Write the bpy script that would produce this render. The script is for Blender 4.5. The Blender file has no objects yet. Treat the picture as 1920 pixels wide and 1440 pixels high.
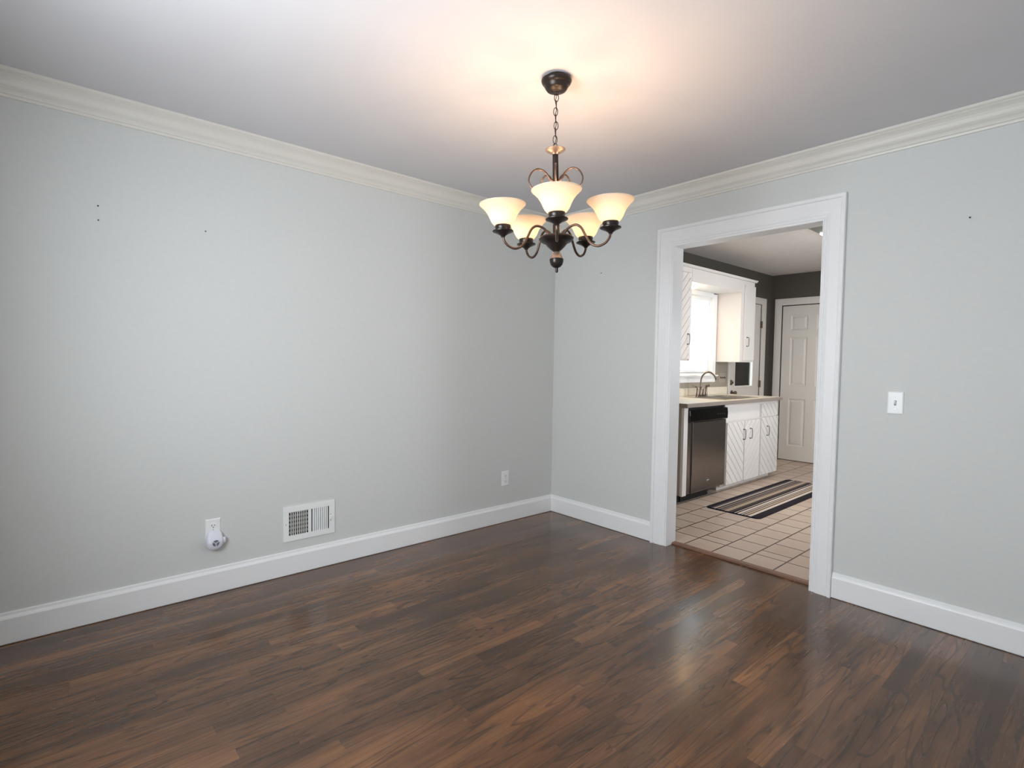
import bpy, bmesh, math, random
from mathutils import Vector, Matrix
random.seed(7)
SC = bpy.context.scene
COL = SC.collection
PI = math.pi

# ------------------------------------------------------------------ camera
FL, YAW, PITCH, ROLL = 996.436, 0.8509265, -0.0415132, 0.0153648
CAM = Vector((3.14034, -3.21646, 1.25874))
def cam_axes():
    sy, cy = math.sin(YAW), math.cos(YAW)
    f = Vector((-sy*math.cos(PITCH), cy*math.cos(PITCH), math.sin(PITCH)))
    r = Vector((cy, sy, 0)); u = r.cross(f)
    c, s = math.cos(ROLL), math.sin(ROLL)
    return f, r*c+u*s, -r*s+u*c
_f, _r, _u = cam_axes()
cd = bpy.data.cameras.new('camera'); co = bpy.data.objects.new('camera', cd); COL.objects.link(co)
cd.sensor_fit = 'HORIZONTAL'; cd.sensor_width = 36.0; cd.lens = FL/1920*36.0
cd.clip_start = 0.02; cd.clip_end = 200
co.matrix_world = Matrix(((_r.x, _u.x, -_f.x, CAM.x), (_r.y, _u.y, -_f.y, CAM.y), (_r.z, _u.z, -_f.z, CAM.z), (0, 0, 0, 1)))
SC.camera = co

# ------------------------------------------------------------------ exposure, world, daylight
vs = SC.view_settings
SC.display_settings.display_device = 'sRGB'
vs.view_transform = 'Standard'; vs.look = 'None'; vs.gamma = 1.0; vs.use_curve_mapping = False
vs.exposure = -0.27
SC.cycles.use_denoising = True
SC.cycles.max_bounces = 10; SC.cycles.diffuse_bounces = 6; SC.cycles.glossy_bounces = 4
SC.cycles.sample_clamp_indirect = 6.0

world = bpy.data.worlds.new('World'); SC.world = world; world.use_nodes = True
bg = world.node_tree.nodes['Background']
bg.inputs[0].default_value = (0.86, 0.935, 1.0, 1); bg.inputs[1].default_value = 26.0

XE_ = 3.46
def portal(name, loc, direction, sx, sy):
    """marks a wall opening as the place where skylight enters the room"""
    l = bpy.data.lights.new(name, 'AREA'); l.shape = 'RECTANGLE'; l.size = sx; l.size_y = sy
    l.cycles.is_portal = True
    o = bpy.data.objects.new(name, l); COL.objects.link(o); o.location = loc
    o.rotation_euler = Vector(direction).to_track_quat('-Z', 'Y').to_euler()
    return o
SWX0, SWX1, SWZ0, SWZ1 = 1.30, 2.40, 0.95, 1.84      # dining room window in the wall behind the camera
KEY0, KEY1, KEZ0, KEZ1 = 1.6, 2.5, 1.00, 1.80          # unseen opening added in the kitchen's east wall, lets in fill skylight
portal('portal_dining', ((SWX0+SWX1)/2, -3.63, (SWZ0+SWZ1)/2), (0, 1, 0), SWX1-SWX0, SWZ1-SWZ0)
portal('portal_kitchen_fill', (3.01, (KEY0+KEY1)/2, (KEZ0+KEZ1)/2), (-1, 0, 0), KEY1-KEY0, KEZ1-KEZ0)
portal('portal_kitchen_sink', (-.115, 2.165, 1.60), (1, 0, 0), .89, .87)

# ------------------------------------------------------------------ materials
def lin(c):
    out = []
    for v in c:
        v /= 255.0
        out.append(v/12.92 if v <= 0.04045 else ((v+0.055)/1.055)**2.4)
    return (*out, 1.0)
class NT:
    def __init__(s, name):
        s.m = bpy.data.materials.new(name); s.m.use_nodes = True
        s.t = s.m.node_tree; s.n = s.t.nodes; s.l = s.t.links
        s.b = s.n['Principled BSDF']; s.out = s.n['Material Output']
    def add(s, ty, **kw):
        n = s.n.new(ty)
        for k, v in kw.items(): setattr(n, k, v)
        return n
    def link(s, a, b): s.l.new(a, b)
    def val(s, sock, v):
        if hasattr(v, 'is_output') or isinstance(v, bpy.types.NodeSocket): s.l.new(v, sock)
        else: sock.default_value = v
    def math(s, op, a, b=None, c=None, clamp=False):
        n = s.n.new('ShaderNodeMath'); n.operation = op; n.use_clamp = clamp
        s.val(n.inputs[0], a)
        if b is not None: s.val(n.inputs[1], b)
        if c is not None: s.val(n.inputs[2], c)
        return n.outputs[0]
    def comb(s, x, y, z):
        n = s.n.new('ShaderNodeCombineXYZ')
        for i, v in enumerate((x, y, z)): s.val(n.inputs[i], v)
        return n.outputs[0]
    def noise(s, vec, scale, detail=3, rough=.5, dist=0):
        n = s.n.new('ShaderNodeTexNoise'); s.link(vec, n.inputs['Vector'])
        n.inputs['Scale'].default_value = scale; n.inputs['Detail'].default_value = detail
        n.inputs['Roughness'].default_value = rough; n.inputs['Distortion'].default_value = dist
        return n.outputs['Fac']
    def ramp(s, fac, stops, interp='LINEAR'):
        n = s.n.new('ShaderNodeValToRGB'); n.color_ramp.interpolation = interp
        e = n.color_ramp.elements
        while len(e) < len(stops): e.new(0.5)
        for i, (p, c) in enumerate(stops):
            e[i].position = p; e[i].color = c if len(c) == 4 else (*c, 1)
        s.val(n.inputs[0], fac); return n.outputs[0]
    def mix(s, fac, a, b, mode='MIX'):
        n = s.n.new('ShaderNodeMix'); n.data_type = 'RGBA'; n.blend_type = mode
        s.val(n.inputs[0], fac); s.val(n.inputs[6], a); s.val(n.inputs[7], b)
        return n.outputs[2]
    def bump(s, h, strength, dist=0.002):
        n = s.n.new('ShaderNodeBump'); n.inputs['Strength'].default_value = strength
        n.inputs['Distance'].default_value = dist; s.link(h, n.inputs['Height'])
        s.link(n.outputs[0], s.b.inputs['Normal'])
    def obj(s):
        return s.n.new('ShaderNodeTexCoord').outputs['Object']

def plain(name, rgb, rough=.5, metal=0, spec=.5, var=0.0, bump=0.0, scale=40, alpha=None):
    t = NT(name); c = rgb if len(rgb) == 4 else (*rgb, 1)
    if var > 0:
        f = t.noise(t.obj(), scale*.1, 4)
        lo = tuple(max(0, v*(1-var)) for v in c[:3])+(1,); hi = tuple(min(1, v*(1+var)) for v in c[:3])+(1,)
        t.link(t.ramp(f, [(.3, lo), (.7, hi)]), t.b.inputs['Base Color'])
    else: t.b.inputs['Base Color'].default_value = c
    t.b.inputs['Roughness'].default_value = rough; t.b.inputs['Metallic'].default_value = metal
    t.b.inputs['Specular IOR Level'].default_value = spec
    if bump > 0: t.bump(t.noise(t.obj(), scale, 3), bump)
    return t.m
def emit(name, rgb, strength, base=(.8, .8, .8)):
    t = NT(name); t.b.inputs['Base Color'].default_value = (*base, 1)
    t.b.inputs['Emission Color'].default_value = (*rgb, 1); t.b.inputs['Emission Strength'].default_value = strength
    return t.m

M = {}
M['wall'] = plain('pale_grey_paint', (.680, .690, .672), .55, spec=.3, var=.012, bump=.12, scale=420)
M['kwall'] = plain('dark_grey_paint', (.092, .082, .068), .6, spec=.3, var=.02, bump=.1, scale=420)
M['ceil'] = plain('ceiling_white', (.68, .67, .69), .8, spec=.2, var=.012)
M['kceil'] = plain('textured_ceiling_white', (.62, .58, .55), .85, spec=.2, var=.03, bump=.6, scale=160)
M['trim'] = plain('white_trim_gloss', (.90, .90, .90), .32, spec=.5, var=.01)
M['crown'] = plain('cream_trim_gloss', (.77, .745, .69), .38, spec=.5, var=.01)
M['plastic'] = plain('white_plastic', (.90, .90, .89), .3, var=.01)
M['slot'] = plain('dark_slot', (.03, .03, .03), .6, var=.05)
M['screw'] = plain('screw_metal', (.45, .45, .44), .4, .8, var=.05)
M['cab'] = plain('white_cabinet_paint', (.80, .76, .73), .42, var=.02)
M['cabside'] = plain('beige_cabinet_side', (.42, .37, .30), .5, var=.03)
M['kdoor'] = plain('white_door_paint', (.72, .68, .63), .45, var=.015)
M['bronze'] = plain('dark_oiled_bronze', (.030, .023, .020), .33, .55, var=.3, scale=200)
M['armbronze'] = plain('brown_bronze_arm', (.12, .078, .060), .32, .75, var=.25, scale=200)
M['copper'] = plain('brushed_copper_bronze', (.42, .32, .27), .30, .8, var=.25, scale=200)
M['pull'] = plain('pewter_pull', (.10, .09, .085), .35, .8, var=.1)
M['brass'] = plain('aged_brass', (.16, .12, .08), .4, .8, var=.1)
M['black'] = plain('gloss_black_panel', (.004, .004, .004), .12, var=.05)
M['toeblack'] = plain('toe_black', (.006, .005, .005), .7, var=.1)
M['steel'] = plain('stainless_steel_dark', (.33, .30, .28), .26, .95, var=.03, scale=300)
M['sinksteel'] = plain('stainless_sink', (.62, .58, .54), .25, .95, var=.03)
M['nickel'] = plain('brushed_nickel', (.25, .195, .155), .28, .95, var=.05)
M['counter'] = plain('cream_laminate', (.74, .68, .57), .35, var=.04, scale=200)
M['counteredge'] = plain('grey_brown_laminate_edge', (.30, .255, .225), .4, var=.05, scale=200)
M['fixture'] = plain('grey_metal_fixture', (.20, .20, .19), .45, .2, var=.03)
M['lens'] = emit('fluorescent_lens', (1, .91, .84), 32.0)
M['nooklens'] = emit('nook_lamp_lens', (1, .72, .38), 85.0)
M['bulb'] = emit('warm_bulb', (1, .72, .42), 40.0)
M['thresh'] = plain('red_brown_oak', (.20, .105, .07), .35, var=.2, scale=60)
M['leaf'] = plain('dark_leaves', (.003, .006, .006), .9, var=.5, scale=40)
M['porch'] = plain('porch_paint', (.30, .33, .33), .6, var=.03)
M['soil'] = plain('ground_soil', (.08, .08, .06), .9, var=.3, scale=20)
M['grey_grille'] = plain('grey_grille', (.14, .14, .17), .5, var=.1)
M['bluewhite'] = plain('cool_white_plastic', (.76, .76, .84), .35, var=.01)
M['white_logo'] = plain('silver_badge', (.8, .8, .8), .3, .2, var=.02)

def m_glass():
    t = NT('window_glass')
    tr = t.add('ShaderNodeBsdfTransparent'); gl = t.add('ShaderNodeBsdfGlossy'); gl.inputs['Roughness'].default_value = .02
    tr.inputs[0].default_value = (.93, .96, .95, 1)
    mx = t.add('ShaderNodeMixShader'); fr = t.add('ShaderNodeFresnel'); fr.inputs[0].default_value = 1.45
    t.link(fr.outputs[0], mx.inputs[0]); t.link(tr.outputs[0], mx.inputs[1]); t.link(gl.outputs[0], mx.inputs[2])
    t.link(mx.outputs[0], t.out.inputs[0]); return t.m
M['glass'] = m_glass()
def m_translucent(name, col, tcol, fac, emit_c=None, emit_s=0, scale=10):
    t = NT(name)
    f = t.noise(t.obj(), scale, 4, .6, .4)
    c = t.ramp(f, [(.3, tuple(v*.93 for v in col)), (.7, col)])
    df = t.add('ShaderNodeBsdfDiffuse'); t.link(c, df.inputs[0])
    tl = t.add('ShaderNodeBsdfTranslucent'); tl.inputs[0].default_value = (*tcol, 1)
    mx = t.add('ShaderNodeMixShader'); mx.inputs[0].default_value = fac
    t.link(df.outputs[0], mx.inputs[1]); t.link(tl.outputs[0], mx.inputs[2])
    gl = t.add('ShaderNodeBsdfGlossy'); gl.inputs['Roughness'].default_value = .2
    m2 = t.add('ShaderNodeMixShader'); m2.inputs[0].default_value = .05
    t.link(mx.outputs[0], m2.inputs[1]); t.link(gl.outputs[0], m2.inputs[2])
    t.link(m2.outputs[0], t.out.inputs[0]); return t.m
M['shade'] = m_translucent('alabaster_glass', (.93, .86, .76), (.97, .90, .79), .68)
M['slat'] = m_translucent('white_blind_slat', (.88, .88, .86), (.95, .97, 1.0), .80)

def m_floor():
    t = NT('dark_stained_oak_strips')
    sx = t.add('ShaderNodeSeparateXYZ'); t.link(t.obj(), sx.inputs[0]); X, Y = sx.outputs[0], sx.outputs[1]
    u = t.math('DIVIDE', X, .0572); cu = t.math('FLOOR', u); fu = t.math('FRACT', u)
    w1 = t.add('ShaderNodeTexWhiteNoise', noise_dimensions='1D'); t.link(cu, w1.inputs['W'])
    ln = t.math('MULTIPLY_ADD', w1.outputs['Value'], .5, .55)
    v = t.math('ADD', t.math('DIVIDE', Y, ln), t.math('MULTIPLY', w1.outputs['Value'], 37.0))
    cv = t.math('FLOOR', v); fv = t.math('FRACT', v)
    w2 = t.add('ShaderNodeTexWhiteNoise', noise_dimensions='3D'); t.link(t.comb(cu, cv, 3.3), w2.inputs['Vector'])
    rnd = w2.outputs['Value']
    base = t.ramp(rnd, [(0, lin((76, 53, 38))), (.08, lin((88, 62, 44))), (.5, lin((98, 69, 48))), (.92, lin((110, 78, 54))), (1, lin((128, 92, 63)))])
    off = t.math('MULTIPLY', rnd, 50.0)
    # cathedral grain: contour lines of stretched noise
    n1 = t.noise(t.comb(t.math('MULTIPLY', X, 8.0), t.math('MULTIPLY', Y, .75), off), 1.0, 2, .5, .35)
    rings = t.math('SINE', t.math('MULTIPLY', n1, 74.0))
    ringm = t.ramp(rings, [(.0, (0, 0, 0)), (.70, (0, 0, 0)), (1.0, (1, 1, 1))])
    # fine pores
    n2 = t.noise(t.comb(t.math('MULTIPLY', X, 230.0), t.math('MULTIPLY', Y, 3.5), off), 1.0, 3, .6)
    pores = t.ramp(n2, [(.50, (0, 0, 0)), (.66, (1, 1, 1))])
    # broad blotches of stain
    n3 = t.noise(t.comb(t.math('MULTIPLY', X, 4.2), t.math('MULTIPLY', Y, 1.5), 0.0), 1.0, 4, .6)
    blot = t.ramp(n3, [(.30, (.60, .59, .59)), (.5, (.93, .92, .90)), (.70, (1.40, 1.34, 1.24))])
    n4 = t.noise(t.comb(t.math('MULTIPLY', X, 22.0), t.math('MULTIPLY', Y, 1.3), t.math('MULTIPLY', off, .01)), 1.0, 4, .65)
    streak = t.ramp(n4, [(.28, (.66, .66, .68)), (.5, (.97, .96, .94)), (.72, (1.36, 1.32, 1.26))])
    c = t.mix(1.0, base, blot, 'MULTIPLY'); c = t.mix(1.0, c, streak, 'MULTIPLY')
    n5 = t.noise(t.comb(t.math('MULTIPLY', X, 1.7), t.math('MULTIPLY', Y, .7), 4.0), 1.0, 2, .5)
    c = t.mix(1.0, c, t.ramp(n5, [(.32, (.84, .87, .90)), (.55, (1.08, 1.03, .97)), (.72, (1.26, 1.12, .96))]), 'MULTIPLY')
    c = t.mix(t.math('MULTIPLY', ringm, .50), c, lin((36, 24, 18)))
    c = t.mix(t.math('MULTIPLY', pores, .26), c, lin((34, 25, 22)))
    e = t.math('MINIMUM', fu, t.math('SUBTRACT', 1.0, fu))
    gx = t.math('LESS_THAN', e, .014)
    ev = t.math('MULTIPLY', t.math('MINIMUM', fv, t.math('SUBTRACT', 1.0, fv)), ln)
    gy = t.math('LESS_THAN', ev, .0009)
    gap = t.math('MAXIMUM', gx, gy)
    c = t.mix(t.math('MULTIPLY', gap, .35), c, lin((28, 20, 18)))
    t.link(c, t.b.inputs['Base Color'])
    r = t.math('MULTIPLY_ADD', t.noise(t.obj(), 5.0, 4, .6), .14, .15)
    r = t.math('ADD', r, t.math('MULTIPLY', pores, .06))
    t.link(r, t.b.inputs['Roughness'])
    t.b.inputs['Specular IOR Level'].default_value = .36
    t.b.inputs['Coat Weight'].default_value = .34; t.b.inputs['Coat Roughness'].default_value = .17
    h = t.math('SUBTRACT', t.math('MULTIPLY_ADD', n4, .8, t.math('MULTIPLY', n2, .25)), t.math('ADD', t.math('MULTIPLY', gap, .7), t.math('MULTIPLY', ringm, .25)))
    t.bump(h, .10, .0010)
    return t.m
M['floor'] = m_floor()

def m_tile():
    t = NT('beige_floor_tile')
    sx = t.add('ShaderNodeSeparateXYZ'); t.link(t.obj(), sx.inputs[0]); X, Y = sx.outputs[0], sx.outputs[1]
    u = t.math('DIVIDE', t.math('SUBTRACT', X, .978-.2025*20), .2025); cu = t.math('FLOOR', u); fu = t.math('FRACT', u)
    par = t.math('MODULO', cu, 2.0)
    v = t.math('ADD', t.math('DIVIDE', t.math('SUBTRACT', Y, .335), .206), t.math('MULTIPLY', par, .5)); fv = t.math('FRACT', v)
    gx = t.math('LESS_THAN', t.math('MINIMUM', fu, t.math('SUBTRACT', 1.0, fu)), .025)
    gy = t.math('LESS_THAN', t.math('MINIMUM', fv, t.math('SUBTRACT', 1.0, fv)), .025)
    gy = t.math('MULTIPLY', gy, t.math('GREATER_THAN', Y, .333))
    g0 = t.math('LESS_THAN', t.math('ABSOLUTE', t.math('SUBTRACT', Y, .335)), .005)
    g = t.math('MAXIMUM', gx, t.math('MAXIMUM', gy, g0))
    w = t.add('ShaderNodeTexWhiteNoise', noise_dimensions='2D'); t.link(t.comb(cu, t.math('FLOOR', v), 0.0), w.inputs['Vector'])
    n = t.noise(t.obj(), 30, 4)
    tile = t.mix(w.outputs['Value'], lin((186, 166, 150)), lin((198, 180, 164)))
    tile = t.mix(t.math('MULTIPLY', n, .25), tile, lin((165, 146, 130)))
    t.link(t.mix(g, tile, lin((74, 56, 45))), t.b.inputs['Base Color'])
    t.b.inputs['Roughness'].default_value = .42
    t.bump(t.math('SUBTRACT', 1.0, g), .5, .002)
    return t.m
M['tile'] = m_tile()

def m_rug():
    t = NT('striped_woven_rug')
    sx = t.add('ShaderNodeSeparateXYZ'); t.link(t.obj(), sx.inputs[0]); X, Y = sx.outputs[0], sx.outputs[1]
    u = t.math('DIVIDE', t.math('ADD', X, .237), .474)
    nv, bk, wh, cr, gy, dg, bg_ = [lin(c) for c in ((22, 22, 34), (26, 20, 22), (222, 208, 196), (186, 166, 142), (128, 118, 116), (70, 61, 60), (158, 142, 128))]
    seq = [(0, nv), (.115, gy), (.14, nv), (.155, wh), (.185, dg), (.225, gy), (.245, bg_), (.262, dg), (.30, bg_), (.315, gy), (.33, dg), (.35, cr), (.43, gy), (.445, dg), (.51, bk),
           (.545, wh), (.565, bk), (.595, wh), (.65, bk), (.67, wh), (.695, bk), (.712, cr), (.765, bk), (.785, wh), (.845, nv)]
    col = t.ramp(u, seq, 'CONSTANT')
    wv = t.math('SINE', t.math('MULTIPLY', Y, 900.0)); wx = t.math('SINE', t.math('MULTIPLY', X, 900.0))
    n = t.noise(t.comb(t.math('MULTIPLY', X, 300.0), t.math('MULTIPLY', Y, 90.0), 0.0), 1.0, 2)
    col = t.mix(t.math('MULTIPLY', n, .35), col, lin((90, 80, 76)))
    ye = t.math('GREATER_THAN', t.math('ABSOLUTE', Y), .885)
    col = t.mix(ye, col, nv)
    t.link(col, t.b.inputs['Base Color']); t.b.inputs['Roughness'].default_value = .9; t.b.inputs['Specular IOR Level'].default_value = .1
    t.bump(t.math('ADD', wv, wx), .4, .001)
    return t.m
M['rug'] = m_rug()

# ------------------------------------------------------------------ mesh helpers
class MB:
    def __init__(s): s.v = []; s.f = []; s.mi = []; s.mats = []
    def slot(s, m):
        if m not in s.mats: s.mats.append(m)
        return s.mats.index(m)
    def poly(s, verts, faces, m=None):
        o = len(s.v); s.v += [tuple(v) for v in verts]; k = s.slot(m)
        for f in faces: s.f.append([i+o for i in f]); s.mi.append(k)
    def box(s, a, b, m=None):
        x0, y0, z0 = [min(a[i], b[i]) for i in range(3)]; x1, y1, z1 = [max(a[i], b[i]) for i in range(3)]
        s.poly([(x0, y0, z0), (x1, y0, z0), (x1, y1, z0), (x0, y1, z0), (x0, y0, z1), (x1, y0, z1), (x1, y1, z1), (x0, y1, z1)],
               [(0, 3, 2, 1), (4, 5, 6, 7), (0, 1, 5, 4), (1, 2, 6, 5), (2, 3, 7, 6), (3, 0, 4, 7)], m)
    def loft(s, rings, m=None, closed=True, caps=True):
        n = len(rings[0]); vs_ = [v for r in rings for v in r]; fs = []
        for i in range(len(rings)-1):
            for j in range(n if closed else n-1):
                k = (j+1) % n
                fs.append((i*n+j, i*n+k, (i+1)*n+k, (i+1)*n+j))
        if caps and closed:
            fs.append(tuple(range(n-1, -1, -1))); fs.append(tuple((len(rings)-1)*n+j for j in range(n)))
        s.poly(vs_, fs, m)
    def lathe(s, prof, c=(0, 0, 0), n=32, m=None, caps=True):
        rings = [[(c[0]+r*math.cos(2*PI*j/n), c[1]+r*math.sin(2*PI*j/n), c[2]+z) for j in range(n)] for r, z in prof]
        s.loft(rings, m, True, caps)
    def tube(s, pts, rad, n=10, m=None):
        P = [Vector(p) for p in pts]; R = rad if isinstance(rad, (list, tuple)) else [rad]*len(P)
        T = []
        for i in range(len(P)):
            d = P[min(i+1, len(P)-1)]-P[max(i-1, 0)]; T.append(d.normalized())
        a = Vector((0, 0, 1)) if abs(T[0].z) < .9 else Vector((1, 0, 0))
        N = (a-T[0]*a.dot(T[0])).normalized(); rings = []
        for i in range(len(P)):
            N = (N-T[i]*N.dot(T[i])).normalized(); B = T[i].cross(N)
            rings.append([tuple(P[i]+(N*math.cos(2*PI*j/n)+B*math.sin(2*PI*j/n))*R[i]) for j in range(n)])
        s.loft(rings, m)
    def xform(s, fn): s.v = [tuple(fn(Vector(v))) for v in s.v]; return s
    def build(s, name, mat, parent=None, smooth=False, bevel=0, loc=None, autosmooth=None):
        me = bpy.data.meshes.new(name); me.from_pydata(s.v, [], s.f)
        for k in s.mats: me.materials.append(k or mat)
        for p, k in zip(me.polygons, s.mi): p.material_index = k
        bm = bmesh.new(); bm.from_mesh(me)
        if smooth: bmesh.ops.remove_doubles(bm, verts=bm.verts, dist=1e-6)
        bmesh.ops.recalc_face_normals(bm, faces=bm.faces)
        bm.to_mesh(me); bm.free()
        if smooth:
            for p in me.polygons: p.use_smooth = True
            lim = autosmooth if autosmooth is not None else 40
            me.set_sharp_from_angle(angle=math.radians(lim))
        o = bpy.data.objects.new(name, me); COL.objects.link(o)
        if loc is not None: o.location = loc
        if parent: o.parent = parent
        if bevel:
            md = o.modifiers.new('bevel', 'BEVEL'); md.width = bevel; md.segments = 2; md.limit_method = 'ANGLE'; md.angle_limit = math.radians(40)
        return o
def catmull(pts, sub=6):
    P = [Vector(p) for p in pts]; out = []
    for i in range(len(P)-1):
        p0 = P[max(i-1, 0)]; p1 = P[i]; p2 = P[i+1]; p3 = P[min(i+2, len(P)-1)]
        for k in range(sub):
            t = k/sub
            out.append(.5*((2*p1)+(-p0+p2)*t+(2*p0-5*p1+4*p2-p3)*t*t+(-p0+3*p1-3*p2+p3)*t**3))
    out.append(P[-1]); return out
def thing(name, label, cat, loc=(0, 0, 0), group=None):
    o = bpy.data.objects.new(name, None); COL.objects.link(o); o.location = loc; o.empty_display_size = .1
    o['label'] = label; o['category'] = cat
    if group: o['group'] = group
    return o
def tag(o, label, cat, group=None):
    o['label'] = label; o['category'] = cat
    if group: o['group'] = group
    return o
def struct(o, label=None, cat=None):
    o['kind'] = 'structure'
    if label: o['label'] = label
    if cat: o['category'] = cat
    return o

# ------------------------------------------------------------------ room shell
H, KH = 2.44, 2.475
XE, YS = 3.46, -3.62         # dining room east and south wall faces
KX, KY0, KY = 3.0, .105, 4.20  # kitchen east face, south face, far wall face
DX0, DX1, DZ = 1.126, 2.041, 2.055   # clear opening of the doorway
def wall_cells(axis, pos, th, u0, u1, z0, z1, holes, m):
    """wall lying in plane axis=pos, body from pos to pos+th, with rectangular holes (u0,u1,z0,z1)"""
    mb = MB(); us = sorted({u0, u1, *[h[0] for h in holes], *[h[1] for h in holes]}); zs = sorted({z0, z1, *[h[2] for h in holes], *[h[3] for h in holes]})
    for i in range(len(us)-1):
        for j in range(len(zs)-1):
            cu, cz = (us[i]+us[i+1])/2, (zs[j]+zs[j+1])/2
            if any(h[0] < cu < h[1] and h[2] < cz < h[3] for h in holes): continue
            if axis == 0: mb.box((pos, us[i], zs[j]), (pos+th, us[i+1], zs[j+1]), m)
            else: mb.box((us[i], pos, zs[j]), (us[i+1], pos+th, zs[j+1]), m)
    return mb
mb = MB(); mb.box((-.12, YS-.12, -.08), (XE+.12, .075, 0), M['floor'])
struct(mb.build('floor', M['floor']), 'dark stained oak strip floor of the dining room', 'floor')
mb = MB(); mb.box((-.12, .075, -.08), (KX+.12, KY+.12, 0.002), M['tile'])
struct(mb.build('floor_kitchen', M['tile']), 'beige tile floor of the kitchen beyond the doorway', 'floor')
mb = MB(); mb.box((-.12, YS-.12, H), (XE+.12, .0, H+.1), M['ceil'])
struct(mb.build('ceiling', M['ceil']), 'smooth white dining room ceiling above the chandelier', 'ceiling')
mb = MB(); mb.box((-.12, KY0, KH), (KX+.12, KY+.12, KH+.1), M['kceil'])
struct(mb.build('ceiling_kitchen', M['kceil']), 'textured kitchen ceiling seen through the doorway', 'ceiling')
struct(wall_cells(0, 0, -.12, YS-.12, 0, 0, H, [], M['wall']).build('wall_left', M['wall']), 'long pale grey wall with the air vent', 'wall')
struct(wall_cells(1, 0, .105, -.12, XE+.12, 0, KH+.1, [(DX0-.02, DX1+.02, 0, DZ+.02)], M['wall']).build('wall_right', M['wall']), 'pale grey wall pierced by the kitchen doorway', 'wall')
struct(wall_cells(1, YS, -.12, 0, XE+.12, 0, H, [(SWX0, SWX1, SWZ0, SWZ1)], M['wall']).build('wall_back', M['wall']), 'pale grey window wall opposite the kitchen doorway', 'wall')
struct(wall_cells(0, XE, .12, YS, 0, 0, H, [], M['wall']).build('wall_east', M['wall']), 'plain pale grey wall opposite the vent wall', 'wall')
# kitchen walls
WY0, WY1, WZ0, WZ1 = 1.72, 2.61, 1.165, 2.035      # sink window opening
GY0, GY1, GZ = 3.075, 3.905, 2.065                 # glazed door opening
struct(wall_cells(0, 0, -.12, KY0, KY+.12, 0, KH, [(WY0, WY1, WZ0, WZ1), (GY0, GY1, 0, GZ)], M['kwall']).build('wall_kitchen_left', M['kwall']), 'dark grey kitchen wall behind the sink', 'wall')
FX0, FX1, FZ = .138, .900, 2.066                   # six panel door opening in the far wall
struct(wall_cells(1, KY, .12, 0, KX+.12, 0, KH, [(FX0, FX1, 0, FZ)], M['kwall']).build('wall_kitchen_far', M['kwall']), 'dark grey far kitchen wall around the panelled door', 'wall')
struct(wall_cells(0, KX, .12, KY0, KY, 0, KH, [(KEY0, KEY1, KEZ0, KEZ1)], M['kwall']).build('wall_kitchen_east', M['kwall']), 'dark grey kitchen wall facing the sink', 'wall')

# ---- baseboards and crown (mitred at the corner)
BB = [(0, .002), (.014, .002), (.016, .006), (.016, .112), (.013, .119), (.009, .126), (.007, .137), (.005, .139), (0, .139)]
CR = [(0, .100), (.010, .100), (.012, .094), (.012, .089), (.018, .087), (.021, .081), (.027, .073), (.036, .067), (.040, .063), (.037, .060), (.040, .056),
      (.045, .045), (.052, .034), (.062, .026), (.070, .022), (.074, .020), (.072, .016), (.076, .014), (.083, .012), (.085, .009), (.085, 0), (0, 0)]
def run_left(prof, y0, y1, zf, name, m, corner=True):
    mb = MB(); mb.loft([[(a, (y1-a if corner else y1), zf(b)) for a, b in prof], [(a, y0, zf(b)) for a, b in prof]], m)
    return struct(mb.build(name, m))
def run_right(prof, x0, x1, zf, name, m, corner=True):
    mb = MB(); mb.loft([[((x0+a if corner else x0), -a, zf(b)) for a, b in prof], [(x1, -a, zf(b)) for a, b in prof]], m)
    return struct(mb.build(name, m))
run_left(BB, YS, 0, lambda b: b, 'baseboard_left', M['trim'])
run_right(BB, 0, 1.003, lambda b: b, 'baseboard_right', M['trim'])
run_right(BB, 2.155, XE, lambda b: b, 'baseboard_right.001', M['trim'], False)
run_left(CR, YS, 0, lambda b: H-b, 'trim_1', M['crown'])
run_right(CR, 0, XE, lambda b: H-b, 'trim_2', M['crown'])

# ---- doorway casing (U shaped, mitred) and jamb
CP = [(0, 0), (0, .011), (.02, .013), (.06, .013), (.075, .009), (.095, .009), (.11, .014), (.17, .015), (.19, .011), (.215, .012), (.25, .016), (.36, .019), (.79, .020), (.80, .017), (.82, .017),
      (.835, .024), (.86, .027), (.97, .028), (1, .026), (1, 0)]
def casing(x0, x1, z1, wl, wr, wt, name, m, y=0, sgn=-1, prof=CP, z0=0):
    mb = MB()
    rings = [[(x0-o*wl, y+sgn*t, z0) for o, t in prof], [(x0-o*wl, y+sgn*t, z1+o*wt) for o, t in prof],
             [(x1+o*wr, y+sgn*t, z1+o*wt) for o, t in prof], [(x1+o*wr, y+sgn*t, z0) for o, t in prof]]
    mb.loft(rings, m); return mb
struct(casing(DX0, DX1, DZ, .123, .113, .129, 'trim_3', M['trim']).build('trim_3', M['trim']), 'wide white moulded casing around the kitchen doorway', 'door casing')
mb = MB(); mb.box((DX0-.02, 0, 0), (DX0, KY0, DZ+.02), M['trim']); mb.box((DX1, 0, 0), (DX1+.02, KY0, DZ+.02), M['trim']); mb.box((DX0, 0, DZ), (DX1, KY0, DZ+.02), M['trim'])
struct(mb.build('trim_4', M['trim']), 'white jamb lining of the kitchen doorway', 'door jamb')
mb = MB(); pr = [(.060, .001), (.060, .008), (.066, .014), (.100, .015), (.112, .010), (.116, .003), (.116, .001)]
mb.loft([[(DX0, y, z) for y, z in pr], [(DX1, y, z) for y, z in pr]], M['thresh'])
struct(mb.build('trim_5', M['thresh']), 'red-brown wooden threshold strip between oak and tile', 'threshold')

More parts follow.
